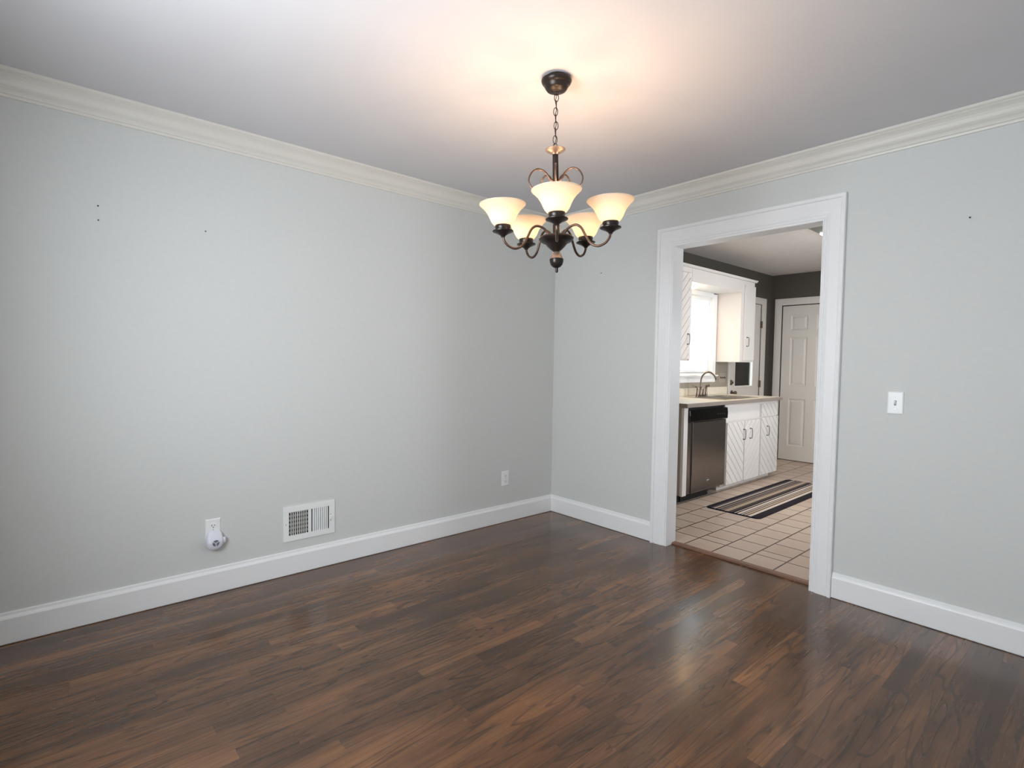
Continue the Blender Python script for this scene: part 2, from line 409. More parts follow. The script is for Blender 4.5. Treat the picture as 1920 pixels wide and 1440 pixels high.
# ------------------------------------------------------------------ wall plates (local: X across, Z up, Y out of the wall toward +Y_local)
def wall_frame(o, side):
    """side 'L': plate on wall_left facing +x, local x runs along +y.  'R': plate on wall_right facing -y."""
    if side == 'L': o.rotation_euler = (0, 0, PI/2)      # local x -> +y, local -y -> +x
    return o
def plate_mb(w, h, t, m):
    mb = MB(); b = .006
    rings = []
    for (ins, yy) in ((0, 0), (0, -t*.45), (b*.5, -t*.9), (b, -t)):
        rings.append([(-w/2+ins, yy, -h/2+ins), (w/2-ins, yy, -h/2+ins), (w/2-ins, yy, h/2-ins), (-w/2+ins, yy, h/2-ins)])
    mb.loft(rings, m); return mb
def disc(mb, c, rx, rz, y0, y1, n, m):
    mb.loft([[(c[0]+rx*math.cos(2*PI*j/n), yy, c[1]+rz*math.sin(2*PI*j/n)) for j in range(n)] for yy in (y0, y1)], m)
def receptacle(t, cz, name='socket'):
    mb = MB(); disc(mb, (0, cz), .0165, .0140, -.004, -.0072, 24, M['plastic'])
    for sx, hh in ((-.0065, .0045), (.0065, .0036)):
        mb.box((sx-.0013, -.0070, cz+.002-hh), (sx+.0013, -.0076, cz+.002+hh), M['slot'])
    disc(mb, (0, cz-.0085), .0027, .0027, -.0070, -.0076, 12, M['slot'])
    return mb.build(name, M['plastic'], t)
def outlet(y, z, label):
    t = wall_frame(thing('electrical_outlet', label, 'outlet', (0.0004, y, z)), 'L')
    plate_mb(.072, .115, .005, M['plastic']).build('cover_plate', M['plastic'], t)
    receptacle(t, .0215); receptacle(t, -.0215)
    mb = MB(); disc(mb, (0, 0), .003, .003, -.0048, -.0060, 12, M['screw']); mb.build('screw', M['screw'], t)
    return t
outlet(-.520, .345, 'white duplex outlet near the room corner, nothing plugged in')
o1 = outlet(-2.563, .344, 'white duplex outlet holding the plug-in device left of the vent')

# plug-in device (hangs on the lower socket of that outlet)
af = wall_frame(thing('plug_in_device', 'small white plug-in device with round three-spoke grille in the outlet', 'plug-in device', (0.0080, -2.561, .290)), 'L')
mb = MB(); rings = []
def af_outline(s, dz=0):
    pts = []
    for j in range(40):
        a = 2*PI*j/40; x = math.cos(a)*.040; z = math.sin(a)*.052
        if z > 0: x *= 1-.22*(z/.052)**1.5
        up = math.sin(a) > 0; sq = .42 if up else .9
        x = math.copysign(abs(math.cos(a))**sq*.0415, math.cos(a)); z = math.copysign(abs(math.sin(a))**sq*.050, math.sin(a))
        if up: x *= 1-.15*(z/.05)
        pts.append((x*s, z*s+dz))
    return pts
for yy, s in ((0, .90), (-.006, .97), (-.018, 1.0), (-.030, .97), (-.040, .86), (-.0455, .66), (-.047, .35)):
    rings.append([(x, yy*(1-.62*max(0, z/.05)), z) for x, z in af_outline(s)])
mb.loft(rings, M['bluewhite']); mb.build('housing', M['bluewhite'], af, smooth=True, autosmooth=60)
mb = MB(); disc(mb, (0, -.006), .0165, .0165, -.0462, -.0490, 28, M['grey_grille'])
gr = mb.build('grille', M['grey_grille'], af)
mb = MB()
for k in range(3):
    a = PI/2+PI+2*PI*k/3; ca, sa = math.cos(a), math.sin(a); w = .0018
    p = [(-sa*w, ca*w), (sa*w, -ca*w), (sa*w+ca*.0165, -ca*w+sa*.0165), (-sa*w+ca*.0165, ca*w+sa*.0165)]
    mb.loft([[(x, yy, z-.006) for x, z in p] for yy in (-.0488, -.0505)], M['bluewhite'])
n = 28
for k in range(n):
    pass
rr = [[((.0165+q)*math.cos(2*PI*j/n), yy, -.006+(.0165+q)*math.sin(2*PI*j/n)) for q, yy in ((0, -.046), (0, -.0502), (.0022, -.0502), (.0030, -.046))] for j in range(n+1)]
mb.loft(rr, M['bluewhite'], True, False)
mb.build('spoke_ring', M['bluewhite'], gr)
mb = MB(); mb.loft([[(.0385+dx, -.026+dy, -.002+dz) for dy, dz in [(.009*math.cos(2*PI*j/20), .016*math.sin(2*PI*j/20)) for j in range(20)]] for dx in (0, .009)], M['bluewhite'])
mb.build('dial', M['bluewhite'], af, smooth=True)

# light switch on the right wall
sw = thing('light_switch', 'white toggle light switch plate on the grey wall beside the doorway', 'light switch', (2.4055, -.0004, 1.082))
plate_mb(.069, .114, .006, M['plastic']).build('cover_plate', M['plastic'], sw)
mb = MB(); mb.box((-.005, -.0058, -.012), (.005, -.0066, .012), M['grey_grille'])
mb.loft([[(-.0042, -.006, -.008), (.0042, -.006, -.008), (.0042, -.006, .004), (-.0042, -.006, .004)], [(-.0036, -.017, .004), (.0036, -.017, .004), (.0036, -.015, .010), (-.0036, -.015, .010)]], M['plastic'])
mb.build('toggle', M['plastic'], sw)
for zz in (-.030, .030):
    mb = MB(); disc(mb, (0, zz), .003, .003, -.0056, -.0068, 12, M['screw']); mb.build('screw', M['screw'], sw)

# nails left in the walls
def nail(loc, side, label):
    mb = MB(); mb.lathe([(.0015, 0), (.0015, .006), (.0035, .006), (.0032, .008)], n=10, m=M['slot'])
    o = mb.build('nail', M['slot']); o.location = loc
    o.rotation_euler = (0, PI/2, 0) if side == 'L' else (PI/2, 0, 0)
    return tag(o, label, 'nail')
nail((.0002, -3.025, 1.949), 'L', 'dark nail high on the vent wall, upper of the two near its end')
nail((.0002, -3.025, 1.884), 'L', 'small dark nail just below another nail on the vent wall')
nail((.0002, -2.587, 1.908), 'L', 'lone dark nail on the vent wall above the plug-in device')
nail((2.659, -.0002, 1.956), 'R', 'dark nail high on the wall above the light switch')
nail((.495, -.0002, 1.950), 'R', 'dark nail on the wall between chandelier and doorway')

# ------------------------------------------------------------------ air vent (wall register)
av = wall_frame(thing('air_vent', 'white metal wall register with vertical louvres above the baseboard', 'air vent', (.0004, -2.051, .297)), 'L')
W2, H2 = .152, .1005
mb = MB()
def ring_rect(x0, x1, z0, z1, yy): return [(x0, yy, z0), (x1, yy, z0), (x1, yy, z1), (x0, yy, z1)]
GX = ((-.121, -.009), (.009, .117)); GZ_ = (-.069, .069)
us = [-W2, GX[0][0], GX[0][1], GX[1][0], GX[1][1], W2]; zs = [-H2, GZ_[0], GZ_[1], H2]
for i in range(5):
    for j in range(3):
        if j == 1 and i in (1, 3): continue
        mb.box((us[i], 0, zs[j]), (us[i+1], -.006, zs[j+1]), M['plastic'])
mb.build('face_plate', M['plastic'], av)
mb = MB(); mb.box((-.122, -.0003, -.07), (.118, -.0012, .07), M['slot']); mb.build('duct_opening', M['slot'], av)
mb = MB()
for g in range(2):
    x0, x1 = GX[g]; n = 9
    for k in range(n+1):
        cx = x0+(x1-x0)*(k+.0)/n
        if k == 0 or k == n: continue
        ang = math.radians(38 if g else -38); dx = .0052*math.sin(ang); dy = .0052*math.cos(ang); tx = .0006
        p = [(cx-dx-tx, -.0015), (cx-dx+tx, -.0015), (cx+dx+tx, -.0062), (cx+dx-tx, -.0062)]
        mb.loft([[(x, y, z) for x, y in p] for z in GZ_], M['plastic'])
mb.build('louvre_blades', M['plastic'], av)
mb = MB()
for k in range(6):
    z = GZ_[0]+.006+k*.024
    mb.box((GX[0][0], -.0012, z+.006), (GX[0][1], -.0026, z+.019), M['screw'])
mb.build('damper_blades', M['screw'], av)
mb = MB(); mb.box((.124, -.006, -.012), (.132, -.014, .006), M['plastic']); mb.box((.131, -.0065, -.003), (.142, -.0085, .003), M['plastic']); mb.build('damper_lever', M['plastic'], av)
for (xx, zz) in ((-.138, 0), (.127, .016), (.127, -.020)):
    mb = MB(); disc(mb, (xx, zz), .0032, .0032, -.0056, -.0070, 12, M['screw']); mb.build('screw', M['screw'], av)

# ------------------------------------------------------------------ chandelier
CHX, CHY = 1.5546, -1.6062
ch = thing('chandelier', 'dark bronze chandelier with five glowing bell shades hanging from a chain', 'chandelier', (CHX, CHY, H))
A0 = math.atan2(CAM.y-CHY, CAM.x-CHX)
RH = Vector((math.cos(YAW), math.sin(YAW), 0)); TILT = math.radians(1.7); PZ = -.285
FH = Vector((-math.sin(YAW), math.cos(YAW), 0))
def hang(v):
    h = v.z-PZ; s = v.dot(RH); d = v.dot(FH)
    s2 = s*math.cos(TILT)-h*math.sin(TILT); h2 = h*math.cos(TILT)+s*math.sin(TILT)
    return RH*s2+FH*d+Vector((0, 0, h2+PZ))
mb = MB(); mb.lathe([(.045, 0), (.050, -.011), (.0625, -.013), (.0632, -.017), (.060, -.024), (.055, -.031), (.0515, -.033), (.0500, -.036), (.0470, -.044), (.0405, -.053), (.031, -.058), (.018, -.0605), (.014, -.062), (.0125, -.068), (.006, -.071)], n=48, m=M['bronze'])
mb.build('canopy', M['bronze'], ch, smooth=True, autosmooth=50)
mb = MB()
z = -.066; k = 0
while z > -.262:
    L = .034; pts = []
    for j in range(21):
        a = 2*PI*j/20; ex = .0085*math.cos(a); ez = (L/2)*math.sin(a)
        wob = .0015*math.sin(z*60)
        d = RH if k % 2 == 0 else FH
        pts.append(d*ex+RH*wob+Vector((0, 0, z-L/2+ez)))
    mb.tube(pts, .0016, 8, M['bronze']); z -= L-.0055; k += 1
pts = [Vector((.003*math.sin(i*1.1), .003*math.cos(i*1.1), -.06-i*.0105)) for i in range(22)]
mb.tube(pts, .0014, 6, M['bronze'])
mb.build('chain', M['bronze'], ch, smooth=True)
mb = MB(); mb.lathe([(.006, -.283), (.012, -.287), (.030, -.289), (.0415, -.294), (.042, -.297), (.036, -.302), (.022, -.307), (.017, -.312), (.013, -.316)], n=40, m=M['copper'])
pts = [RH*(.010*math.cos(PI*j/12))+Vector((0, 0, -.286+.016*math.sin(PI*j/12))) for j in range(13)]
mb.tube(pts, .002, 8, M['bronze'])
mb.xform(hang); mb.build('top_disc', M['copper'], ch, smooth=True)
mb = MB(); mb.lathe([(.012, -.312), (.0125, -.42), (.0105, -.425), (.0105, -.52), (.011, -.60), (.0145, -.605), (.0145, -.665)], n=24, m=M['bronze'])
mb.xform(hang); mb.build('column', M['bronze'], ch, smooth=True)
# bowl and finial
mb = MB(); mb.lathe([(.010, -.648), (.064, -.653), (.072, -.658), (.0735, -.662), (.070, -.668), (.062, -.676), (.052, -.680), (.044, -.685), (.041, -.690), (.032, -.700), (.022, -.709), (.015, -.714), (.013, -.717)], n=48, m=M['bronze'])
mb.xform(hang); mb.build('bowl', M['bronze'], ch, smooth=True)
mb = MB(); mb.lathe([(.012, -.715), (.015, -.720), (.021, -.730), (.0255, -.741), (.0265, -.745)], n=32, m=M['copper'], caps=False)
mb.lathe([(.0265, -.745), (.0295, -.747), (.0295, -.751), (.0285, -.760), (.024, -.772), (.016, -.780), (.007, -.784), (.0055, -.790), (.0065, -.797), (.004, -.803), (.001, -.804)], n=32, m=M['bronze'])
mb.xform(hang); mb.build('finial', M['bronze'], ch, smooth=True)
RA = .229
def radial(a, pts): return [Vector((math.cos(a)*r, math.sin(a)*r, z)) for r, z in pts]
ARM = catmull([(.030, -.668, 0), (.036, -.643, 0), (.056, -.621, 0), (.085, -.613, 0), (.108, -.628, 0), (.125, -.660, 0), (.146, -.694, 0), (.176, -.709, 0), (.206, -.700, 0), (.224, -.680, 0), (.229, -.660, 0)], 5)
SCR = catmull([(.013, -.424, 0), (.026, -.416, 0), (.038, -.398, 0), (.056, -.384, 0), (.078, -.380, 0), (.100, -.392, 0), (.113, -.412, 0), (.116, -.432, 0), (.105, -.456, 0), (.074, -.478, 0), (.040, -.498, 0), (.022, -.520, 0), (.015, -.548, 0), (.013, -.580, 0)], 4)
for k in range(5):
    a = A0+2*PI*k/5; cx, cy = math.cos(a)*RA, math.sin(a)*RA
    mb = MB(); mb.tube(radial(a, [(p.x, p.y) for p in ARM]), .0052, 12, M['armbronze']); mb.xform(hang)
    mb.build('arm', M['armbronze'], ch, smooth=True)
    mb = MB(); ns = len(SCR); mb.tube(radial(a, [(p.x, p.y) for p in SCR]), [.0052-.0022*min(1, i/ns*2) for i in range(ns)], 10, M['armbronze']); mb.xform(hang)
    mb.build('scroll', M['armbronze'], ch, smooth=True)
    c = (cx, cy, -.024)
    mb = MB(); mb.lathe([(.007, -.642), (.010, -.636), (.022, -.628), (.036, -.622), (.0425, -.619), (.043, -.616), (.034, -.614), (.031, -.612), (.031, -.606), (.0325, -.603), (.0325, -.594), (.031, -.591), (.012, -.591)], c, 36, M['bronze']); mb.xform(hang)
    cup = mb.build('socket_cup', M['bronze'], ch, smooth=True)
    out = [(.034, -0.5940), (.040, -0.5885), (.0470, -0.5793), (.0525, -0.5682), (.0575, -0.5563), (.0640, -0.5443), (.0725, -0.5324), (.0820, -0.5222), (.0905, -0.5149), (.0950, -0.5103)]
    inn = [(.0955, -0.5080), (.0935, -0.5075), (.0885, -0.5121), (.0800, -0.5195), (.0705, -0.5296), (.0620, -0.5416), (.0555, -0.5544), (.0505, -0.5664), (.0450, -0.5774), (.038, -0.5862), (.032, -0.5917)]
    mb = MB(); mb.lathe(out+inn, c, 48, M['shade'], caps=False); mb.xform(hang)
    sh = mb.build('shade', M['shade'], ch, smooth=True, autosmooth=80)
    mb = MB(); mb.lathe([(.001, -.592), (.012, -.590), (.012, -.585), (.015, -.580), (.017, -.573), (.0165, -.566), (.012, -.559), (.001, -.556)], c, 24, M['bulb']); mb.xform(hang)
    mb.build('bulb', M['bulb'], sh, smooth=True)
    lp = bpy.data.lights.new('bulb_light', 'POINT'); lp.energy = 4.3; lp.color = (1.0, .64, .39); lp.shadow_soft_size = .022
    lo = bpy.data.objects.new('bulb_light', lp); COL.objects.link(lo); lo.parent = ch
    lo.location = hang(Vector((cx, cy, -.572)))

# ------------------------------------------------------------------ kitchen: cabinets with diagonal plank fronts
def clip_poly(poly, n, d, keep_ge):
    out = []
    for i in range(len(poly)):
        p, q = poly[i], poly[(i+1) % len(poly)]
        sp = p[0]*n[0]+p[1]*n[1]-d; sq = q[0]*n[0]+q[1]*n[1]-d
        if not keep_ge: sp, sq = -sp, -sq
        if sp >= 0: out.append(p)
        if sp*sq < 0:
            t = sp/(sp-sq); out.append((p[0]+(q[0]-p[0])*t, p[1]+(q[1]-p[1])*t))
    return out
def plank_front(mb, y0, y1, z0, z1, xb, xf, slope, m, pitch=.066, gap=.0070):
    """door front in the y-z plane from xb to xf; diagonal boards, grooves between them"""
    mb.box((xb, y0, z0), (xf-.0055, y1, z1), m)
    L = math.hypot(1, slope); n = (-slope/L, 1/L)
    ds = [y*n[0]+z*n[1] for y in (y0, y1) for z in (z0, z1)]; d = min(ds)-pitch*.35
    while d < max(ds):
        p = [(y0, z0), (y1, z0), (y1, z1), (y0, z1)]
        p = clip_poly(p, n, d+gap/2, True)
        if p: p = clip_poly(p, n, d+pitch-gap/2, False)
        if len(p) > 2: mb.loft([[(xf-.0060, y, z) for y, z in p], [(xf, y, z) for y, z in p]], m)
        d += pitch
def pull(parent, x, y, z0, z1, name='handle'):
    mb = MB(); r = .0035
    mb.tube(catmull([(x, y, z0), (x+.018, y, z0), (x+.024, y, z0+.008), (x+.026, y, (z0+z1)/2), (x+.024, y, z1-.008), (x+.018, y, z1), (x, y, z1)], 3), r, 8, M['pull'])
    mb.lathe([(.006, -.006), (.006, .006)], (x+.002, y, z0), 10, M['pull']); mb.lathe([(.006, -.006), (.006, .006)], (x+.002, y, z1), 10, M['pull'])
    return mb.build(name, M['pull'], parent, smooth=True)
FXB, FXF = .598, .62     # base front: carcass face, door face
# end panel with white stile
ep = thing('cabinet_end_panel', 'narrow cabinet end panel with white edge left of the dishwasher', 'cabinet panel', (.3, 1.05, 0))
def B(o, mb, name, mat, parent, **k):
    mb.xform(lambda v: v-Vector(o)); return mb.build(name, mat, parent, **k)
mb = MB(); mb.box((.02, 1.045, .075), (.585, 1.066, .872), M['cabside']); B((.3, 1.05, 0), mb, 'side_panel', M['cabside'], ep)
mb = MB(); mb.box((.5855, 1.040, .075), (.612, 1.108, .872), M['cab']); B((.3, 1.05, 0), mb, 'stile', M['cab'], ep, bevel=.002)
mb = MB(); mb.box((.06, 1.055, .003), (.545, 1.100, .0745), M['toeblack']); B((.3, 1.05, 0), mb, 'toe_kick', M['toeblack'], ep)
# dishwasher
O = (.3, 1.46, 0)
dw = thing('dishwasher', 'stainless steel dishwasher with black control panel under the counter', 'dishwasher', O)
mb = MB(); mb.box((.05, 1.112, .08), (.585, 1.806, .868), M['toeblack']); B(O, mb, 'tub', M['toeblack'], dw)
mb = MB()
mb.loft([[(.586, y, .082), (.614, y, .082), (.618, y, .09), (.618, y, .725), (.614, y, .733), (.586, y, .733)] for y in (1.190, 1.800)], M['steel'])
B(O, mb, 'door', M['steel'], dw, bevel=.003)
mb = MB(); mb.box((.586, 1.116, .082), (.606, 1.184, .733), M['steel']); B(O, mb, 'door_edge', M['steel'], dw)
mb = MB(); mb.loft([[(.586, y, .737), (.622, y, .737), (.630, y, .745), (.632, y, .80), (.626, y, .846), (.586, y, .850)] for y in (1.112, 1.808)], M['black'])
for k in range(4): mb.box((.6305, 1.60+k*.04, .785), (.6335, 1.622+k*.04, .797), M['toeblack'])
B(O, mb, 'control_panel', M['black'], dw, bevel=.004)
mb = MB(); mb.box((.50, 1.112, .003), (.552, 1.60, .079), M['toeblack']); B(O, mb, 'toe_panel', M['toeblack'], dw)
mb = MB(); pts = [(.6205, 1.478+.038*(j/8-.5), .165+.010*math.sin(PI*(j/8)*.85)) for j in range(9)]
mb.tube(pts, [.001+.0035*math.sin(PI*(j/8)*.9+.25) for j in range(9)], 8, M['white_logo']); B(O, mb, 'badge', M['white_logo'], dw, smooth=True)

# sink cabinet
O = (.3, 2.19, 0)
sc_ = thing('sink_cabinet', 'white sink base cabinet with two chevron plank doors beside the dishwasher', 'cabinet', O)
mb = MB(); mb.box((.02, 1.812, .075), (FXB, 2.560, .70), M['cab']); mb.box((.588, 1.812, .70), (FXB, 2.560, .872), M['cab']); mb.box((.02, 1.812, .70), (.588, 1.824, .872), M['cab']); mb.box((.02, 2.548, .70), (.588, 2.560, .872), M['cab'])
B(O, mb, 'carcass', M['cab'], sc_)
mb = MB(); mb.box((FXB, 1.812, .700), (.612, 2.556, .852), M['cab']); B(O, mb, 'false_front', M['cab'], sc_, bevel=.003)
for y0, y1, sl, hy in ((1.830, 2.190, -1.0, 2.172), (2.205, 2.553, 1.0, 2.322)):
    mb = MB(); plank_front(mb, y0, y1, .070, .688, FXB+.001, FXF, sl, M['cab'])
    d = B(O, mb, 'door', M['cab'], sc_)
    h = pull(d, FXF-O[0], hy-O[1], .500, .602)
mb = MB(); mb.box((.05, 1.815, .003), (.53, 2.558, .0745), M['cab']); B(O, mb, 'toe_kick', M['cab'], sc_)
mb = MB(); mb.box((.531, 1.80, .055), (.575, 1.90, .0685), M['cab']); mb.box((.531, 1.62, .003), (.556, 1.80, .050), M['cab']) if False else None
B(O, mb, 'toe_block', M['cab'], sc_)
# drawer cabinet
O = (.3, 2.79, 0)
dc = thing('drawer_cabinet', 'narrow white base cabinet with one drawer at the counter end', 'cabinet', O)
mb = MB(); mb.box((.02, 2.562, .075), (FXB, 3.018, .872), M['cab']); B(O, mb, 'carcass', M['cab'], dc)
mb = MB(); plank_front(mb, 2.585, 2.985, .712, .850, FXB+.001, FXF, -1.0, M['cab']); B(O, mb, 'drawer', M['cab'], dc)
mb = MB(); plank_front(mb, 2.585, 3.016, .070, .696, FXB+.001, FXF, -1.0, M['cab']); d = B(O, mb, 'door', M['cab'], dc)
pull(d, FXF-O[0], 2.728-O[1], .498, .598)
mb = MB(); mb.box((.05, 2.565, .003), (.53, 3.010, .0745), M['cab']); B(O, mb, 'toe_kick', M['cab'], dc)

# countertop with sink cut-out, backsplash
O = (.3, 2.0, .875)
ct = thing('countertop', 'cream laminate countertop with grey-brown front edge under the window', 'countertop', O)
SX0, SX1, SY0, SY1 = .135, .575, 1.84, 2.535
mb = MB(); xs = [.001, SX0, SX1, .655]; ys = [1.005, SY0, SY1, 2.985]
for i in range(3):
    for j in range(3):
        if i == 1 and j == 1: continue
        mb.box((xs[i], ys[j], .877), (xs[i+1], ys[j+1], .914), M['counter'])
B(O, mb, 'worktop', M['counter'], ct)
mb = MB(); mb.box((.6555, 1.004, .880), (.672, 2.987, .9145), M['counteredge']); B(O, mb, 'front_edge', M['counteredge'], ct, bevel=.003)
mb = MB(); mb.box((.001, .99, .880), (.672, 1.0035, .9145), M['counteredge']); B(O, mb, 'end_edge', M['toeblack'], ct)
mb = MB(); mb.box((.001, 1.005, .9145), (.020, 2.995, 1.000), M['counter']); B(O, mb, 'backsplash', M['counter'], ct, bevel=.003)

# sink
O = (.355, 2.215, .914)
sk = thing('kitchen_sink', 'double bowl stainless sink set into the cream countertop', 'sink', O)
mb = MB(); x0, x1, y0, y1 = SX0-.018, SX1+.018, SY0-.018, SY1+.018
bx0, bx1 = .215, .560; b1 = (1.865, 2.170); b2 = (2.205, 2.510)
xs = [x0, bx0, bx1, x1]; ys = [y0, b1[0], b1[1], b2[0], b2[1], y1]
for i in range(3):
    for j in range(5):
        if i == 1 and j in (1, 3): continue
        mb.box((xs[i], ys[j], .9147), (xs[i+1], ys[j+1], .9205), M['sinksteel'])
B(O, mb, 'rim', M['sinksteel'], sk)
for b in (b1, b2):
    mb = MB(); t = .012
    def rr_(ins, z): return [(bx0+ins, b[0]+ins, z), (bx1-ins, b[0]+ins, z), (bx1-ins, b[1]-ins, z), (bx0+ins, b[1]-ins, z)]
    mb.loft([rr_(0, .919), rr_(.002, .905), rr_(.012, .79), rr_(.03, .775)], M['sinksteel'], True, False)
    mb.poly(rr_(.03, .775), [(0, 1, 2, 3)], M['sinksteel'])
    mb.lathe([(.001, .776), (.035, .776), (.04, .7785)], ((bx0+bx1)/2, (b[0]+b[1])/2, 0), 20, M['nickel'], caps=False)
    B(O, mb, 'bowl', M['sinksteel'], sk, bevel=0)

# faucet on the sink's back ledge
FXo, FYo = .165, 2.135
O = (FXo, FYo, .9206)
fa = thing('faucet', 'brushed nickel gooseneck faucet with lever handles behind the sink', 'faucet', O); fa.scale = (.75, .85, 1)
mb = MB(); mb.loft([[(.030*math.copysign(abs(math.cos(a))**.7, math.cos(a))*s, .135*math.copysign(abs(math.sin(a))**.7, math.sin(a))*s, z) for a in [2*PI*j/32 for j in range(32)]] for s, z in ((1, 0), (1, .008), (.9, .014))], M['nickel'])
mb.build('base_plate', M['nickel'], fa, smooth=True)
def cone(name, y, prof, parent): 
    mb = MB(); mb.lathe(prof, (0, y, .012), 24, M['nickel']); return mb.build(name, M['nickel'], parent, smooth=True)
cone('spout_base', -.030, [(.024, 0), (.020, .01), (.017, .05), (.016, .085), (.018, .088), (.014, .095)], fa)
mb = MB(); mb.tube(catmull([(0, -.030, .09), (0, -.028, .16), (.012, -.020, .215), (.055, 0, .255), (.105, .022, .258), (.150, .042, .232), (.175, .053, .195)], 6), .0105, 14, M['nickel'])
mb.tube([(.170, .051, .203), (.183, .057, .180)], [.0105, .0145], 14, M['nickel'])
mb.build('spout', M['nickel'], fa, smooth=True)
for y, sy in ((-.105, -1), (.045, 1)):
    h = cone('handle', y, [(.024, 0), (.022, .008), (.014, .04), (.017, .055), (.012, .072), (.004, .078)], fa)
    mb = MB(); mb.tube([(0, y, .080), (.01, y+sy*.03, .098), (.012, y+sy*.06, .102)], [.007, .006, .009], 10, M['nickel'])
    mb.build('lever', M['nickel'], h, smooth=True)
cone('sprayer', .110, [(.022, 0), (.018, .01), (.013, .05), (.016, .09), (.018, .105), (.010, .112)], fa)
mb = MB(); mb.tube([(0, .112, .112), (.015, .135, .118), (.022, .150, .112)], [.016, .015, .011], 12, M['nickel']); mb.build('sprayer_head', M['nickel'], fa, smooth=True)

M['greige'] = plain('greige_panel', (.33, .295, .24), .5, var=.03)
mb = MB(); mb.box((.0004, WY1+.086, 1.0005), (.003, 3.010, 1.2965), M['greige']); mb.box((.0004, 1.0, 1.0005), (.003, WY1+.086, 1.0585), M['greige'])  # thin panels added over the dark grey wall, in a paler greige
struct(mb.build('trim_6', M['greige']), 'paler greige strip added over the dark wall above the backsplash', 'wall panel')
# upper cabinets
UZ0, UZ1, UX = 1.297, 2.222, .30
O = (.15, 1.33, UZ0)
uc = thing('upper_cabinet', 'white upper cabinet left of the window, partly hidden by the jamb', 'cabinet', O)
mb = MB(); mb.box((.001, 1.005, UZ0), (UX-.018, 1.648, UZ1), M['cab']); B(O, mb, 'carcass', M['cab'], uc)
mb = MB(); plank_front(mb, 1.02, 1.618, UZ0+.018, UZ1-.055, UX-.017, UX, 1.0, M['cab']); d = B(O, mb, 'door', M['cab'], uc)
mb = MB(); mb.box((UX-.0175, 1.622, UZ0), (UX-.004, 1.648, UZ1), M['cab']); mb.box((UX-.0175, 1.005, UZ1-.05), (UX-.004, 1.622, UZ1), M['cab']); B(O, mb, 'face_frame', M['cab'], uc)
pull(d, UX-O[0], 1.585-O[1], 1.462-UZ0, 1.562-UZ0)
O = (.15, 2.87, UZ0)
uc2 = thing('upper_cabinet.001', 'white upper cabinet right of the window, side lit by the sink lamp', 'cabinet', O)
mb = MB(); mb.box((.001, 2.708, UZ0), (UX-.018, 3.030, UZ1), M['cab']); mb.box((UX-.018, 2.708, UZ0), (UX-.004, 3.030, UZ1), M['cab']); B(O, mb, 'carcass', M['cab'], uc2)
mb = MB(); mb.box((UX-.0035, 2.770, UZ0+.022), (UX+.013, 3.028, UZ1-.05), M['cab']); d = B(O, mb, 'door', M['cab'], uc2, bevel=.004)
pull(d, UX+.013-O[0], 2.835-O[1], 1.480-UZ0, 1.580-UZ0)
O = (.15, 2.18, UZ1)
va = thing('sink_valance', 'white valance board bridging the two upper cabinets over the window', 'valance', O)
mb = MB(); mb.box((UX-.02, 1.650, 2.088), (UX-.002, 2.706, UZ1), M['cab']); B(O, mb, 'board', M['cab'], va, bevel=.002)
mb = MB(); mb.box((.0005, 1.650, 2.089), (UX-.021, 2.706, 2.104), M['cab']); B(O, mb, 'soffit_panel', M['cab'], va)
# cornice strip over the cabinet run
mb = MB(); mb.loft([[(UX-.02, y, UZ1+.001), (UX+.012, y, UZ1+.001), (UX+.026, y, UZ1+.018), (UX+.030, y, UZ1+.022), (UX-.02, y, UZ1+.022)] for y in (1.0, 3.052)], M['cab'])
mb.box((.001, 1.0, UZ1+.001), (UX-.02, 3.052, UZ1+.022), M['cab'])
tag(mb.build('cabinet_cornice', M['cab']), 'thin white cornice along the top of the upper cabinets', 'cornice')
# lamp behind the valance
nl = thing('sink_lamp', 'bright warm lamp behind the valance above the kitchen sink', 'lamp', (.12, 1.84, 2.089))
mb = MB(); mb.box((-.05, -.16, -.008), (.05, .16, -.0005), M['cab']); mb.build('housing', M['cab'], nl)
mb = MB(); mb.box((-.045, -.155, -.022), (.045, .155, -.0085), M['nooklens']); mb.build('lens', M['nooklens'], nl, bevel=.006)

# ------------------------------------------------------------------ kitchen window with blind
wn = thing('window_1', 'bright kitchen window with white blind above the sink', 'window', (0, 2.165, WZ0)); wn['kind'] = 'structure'
O = (0, 2.165, WZ0)
def fbox(lst, name, mat, parent, O, bevel=0, **k):
    mb = MB()
    for a, b in lst: mb.box(a, b, mat)
    return B(O, mb, name, mat, parent, bevel=bevel, **k)
cw = .085
fbox([((.0003, WY0-cw, WZ0-.02), (.018, WY0, WZ1+cw*.5)), ((.0003, WY1, WZ0-.02), (.018, WY1+cw, WZ1+cw*.5)), ((.0003, WY0, WZ1), (.018, WY1, 2.0885))], 'window_casing', M['trim'], wn, O, .002)
fbox([((-.119, WY0-.001, WZ0), (.0002, WY0+.0055, WZ1)), ((-.119, WY1-.0055, WZ0), (.0002, WY1+.001, WZ1)), ((-.119, WY0, WZ1-.0055), (.0002, WY1, WZ1+.001)), ((-.119, WY0, WZ0-.02), (.0002, WY1, WZ0))], 'window_jamb', M['trim'], wn, O)
fbox([((.0003, WY0-cw-.02, WZ0-.036), (.055, WY1+cw+.005, WZ0-.0205))], 'window_sill', M['trim'], wn, O, .003)
fbox([((.0003, WY0-cw, WZ0-.105), (.016, WY1+cw, WZ0-.037))], 'apron', M['trim'], wn, O, .002)
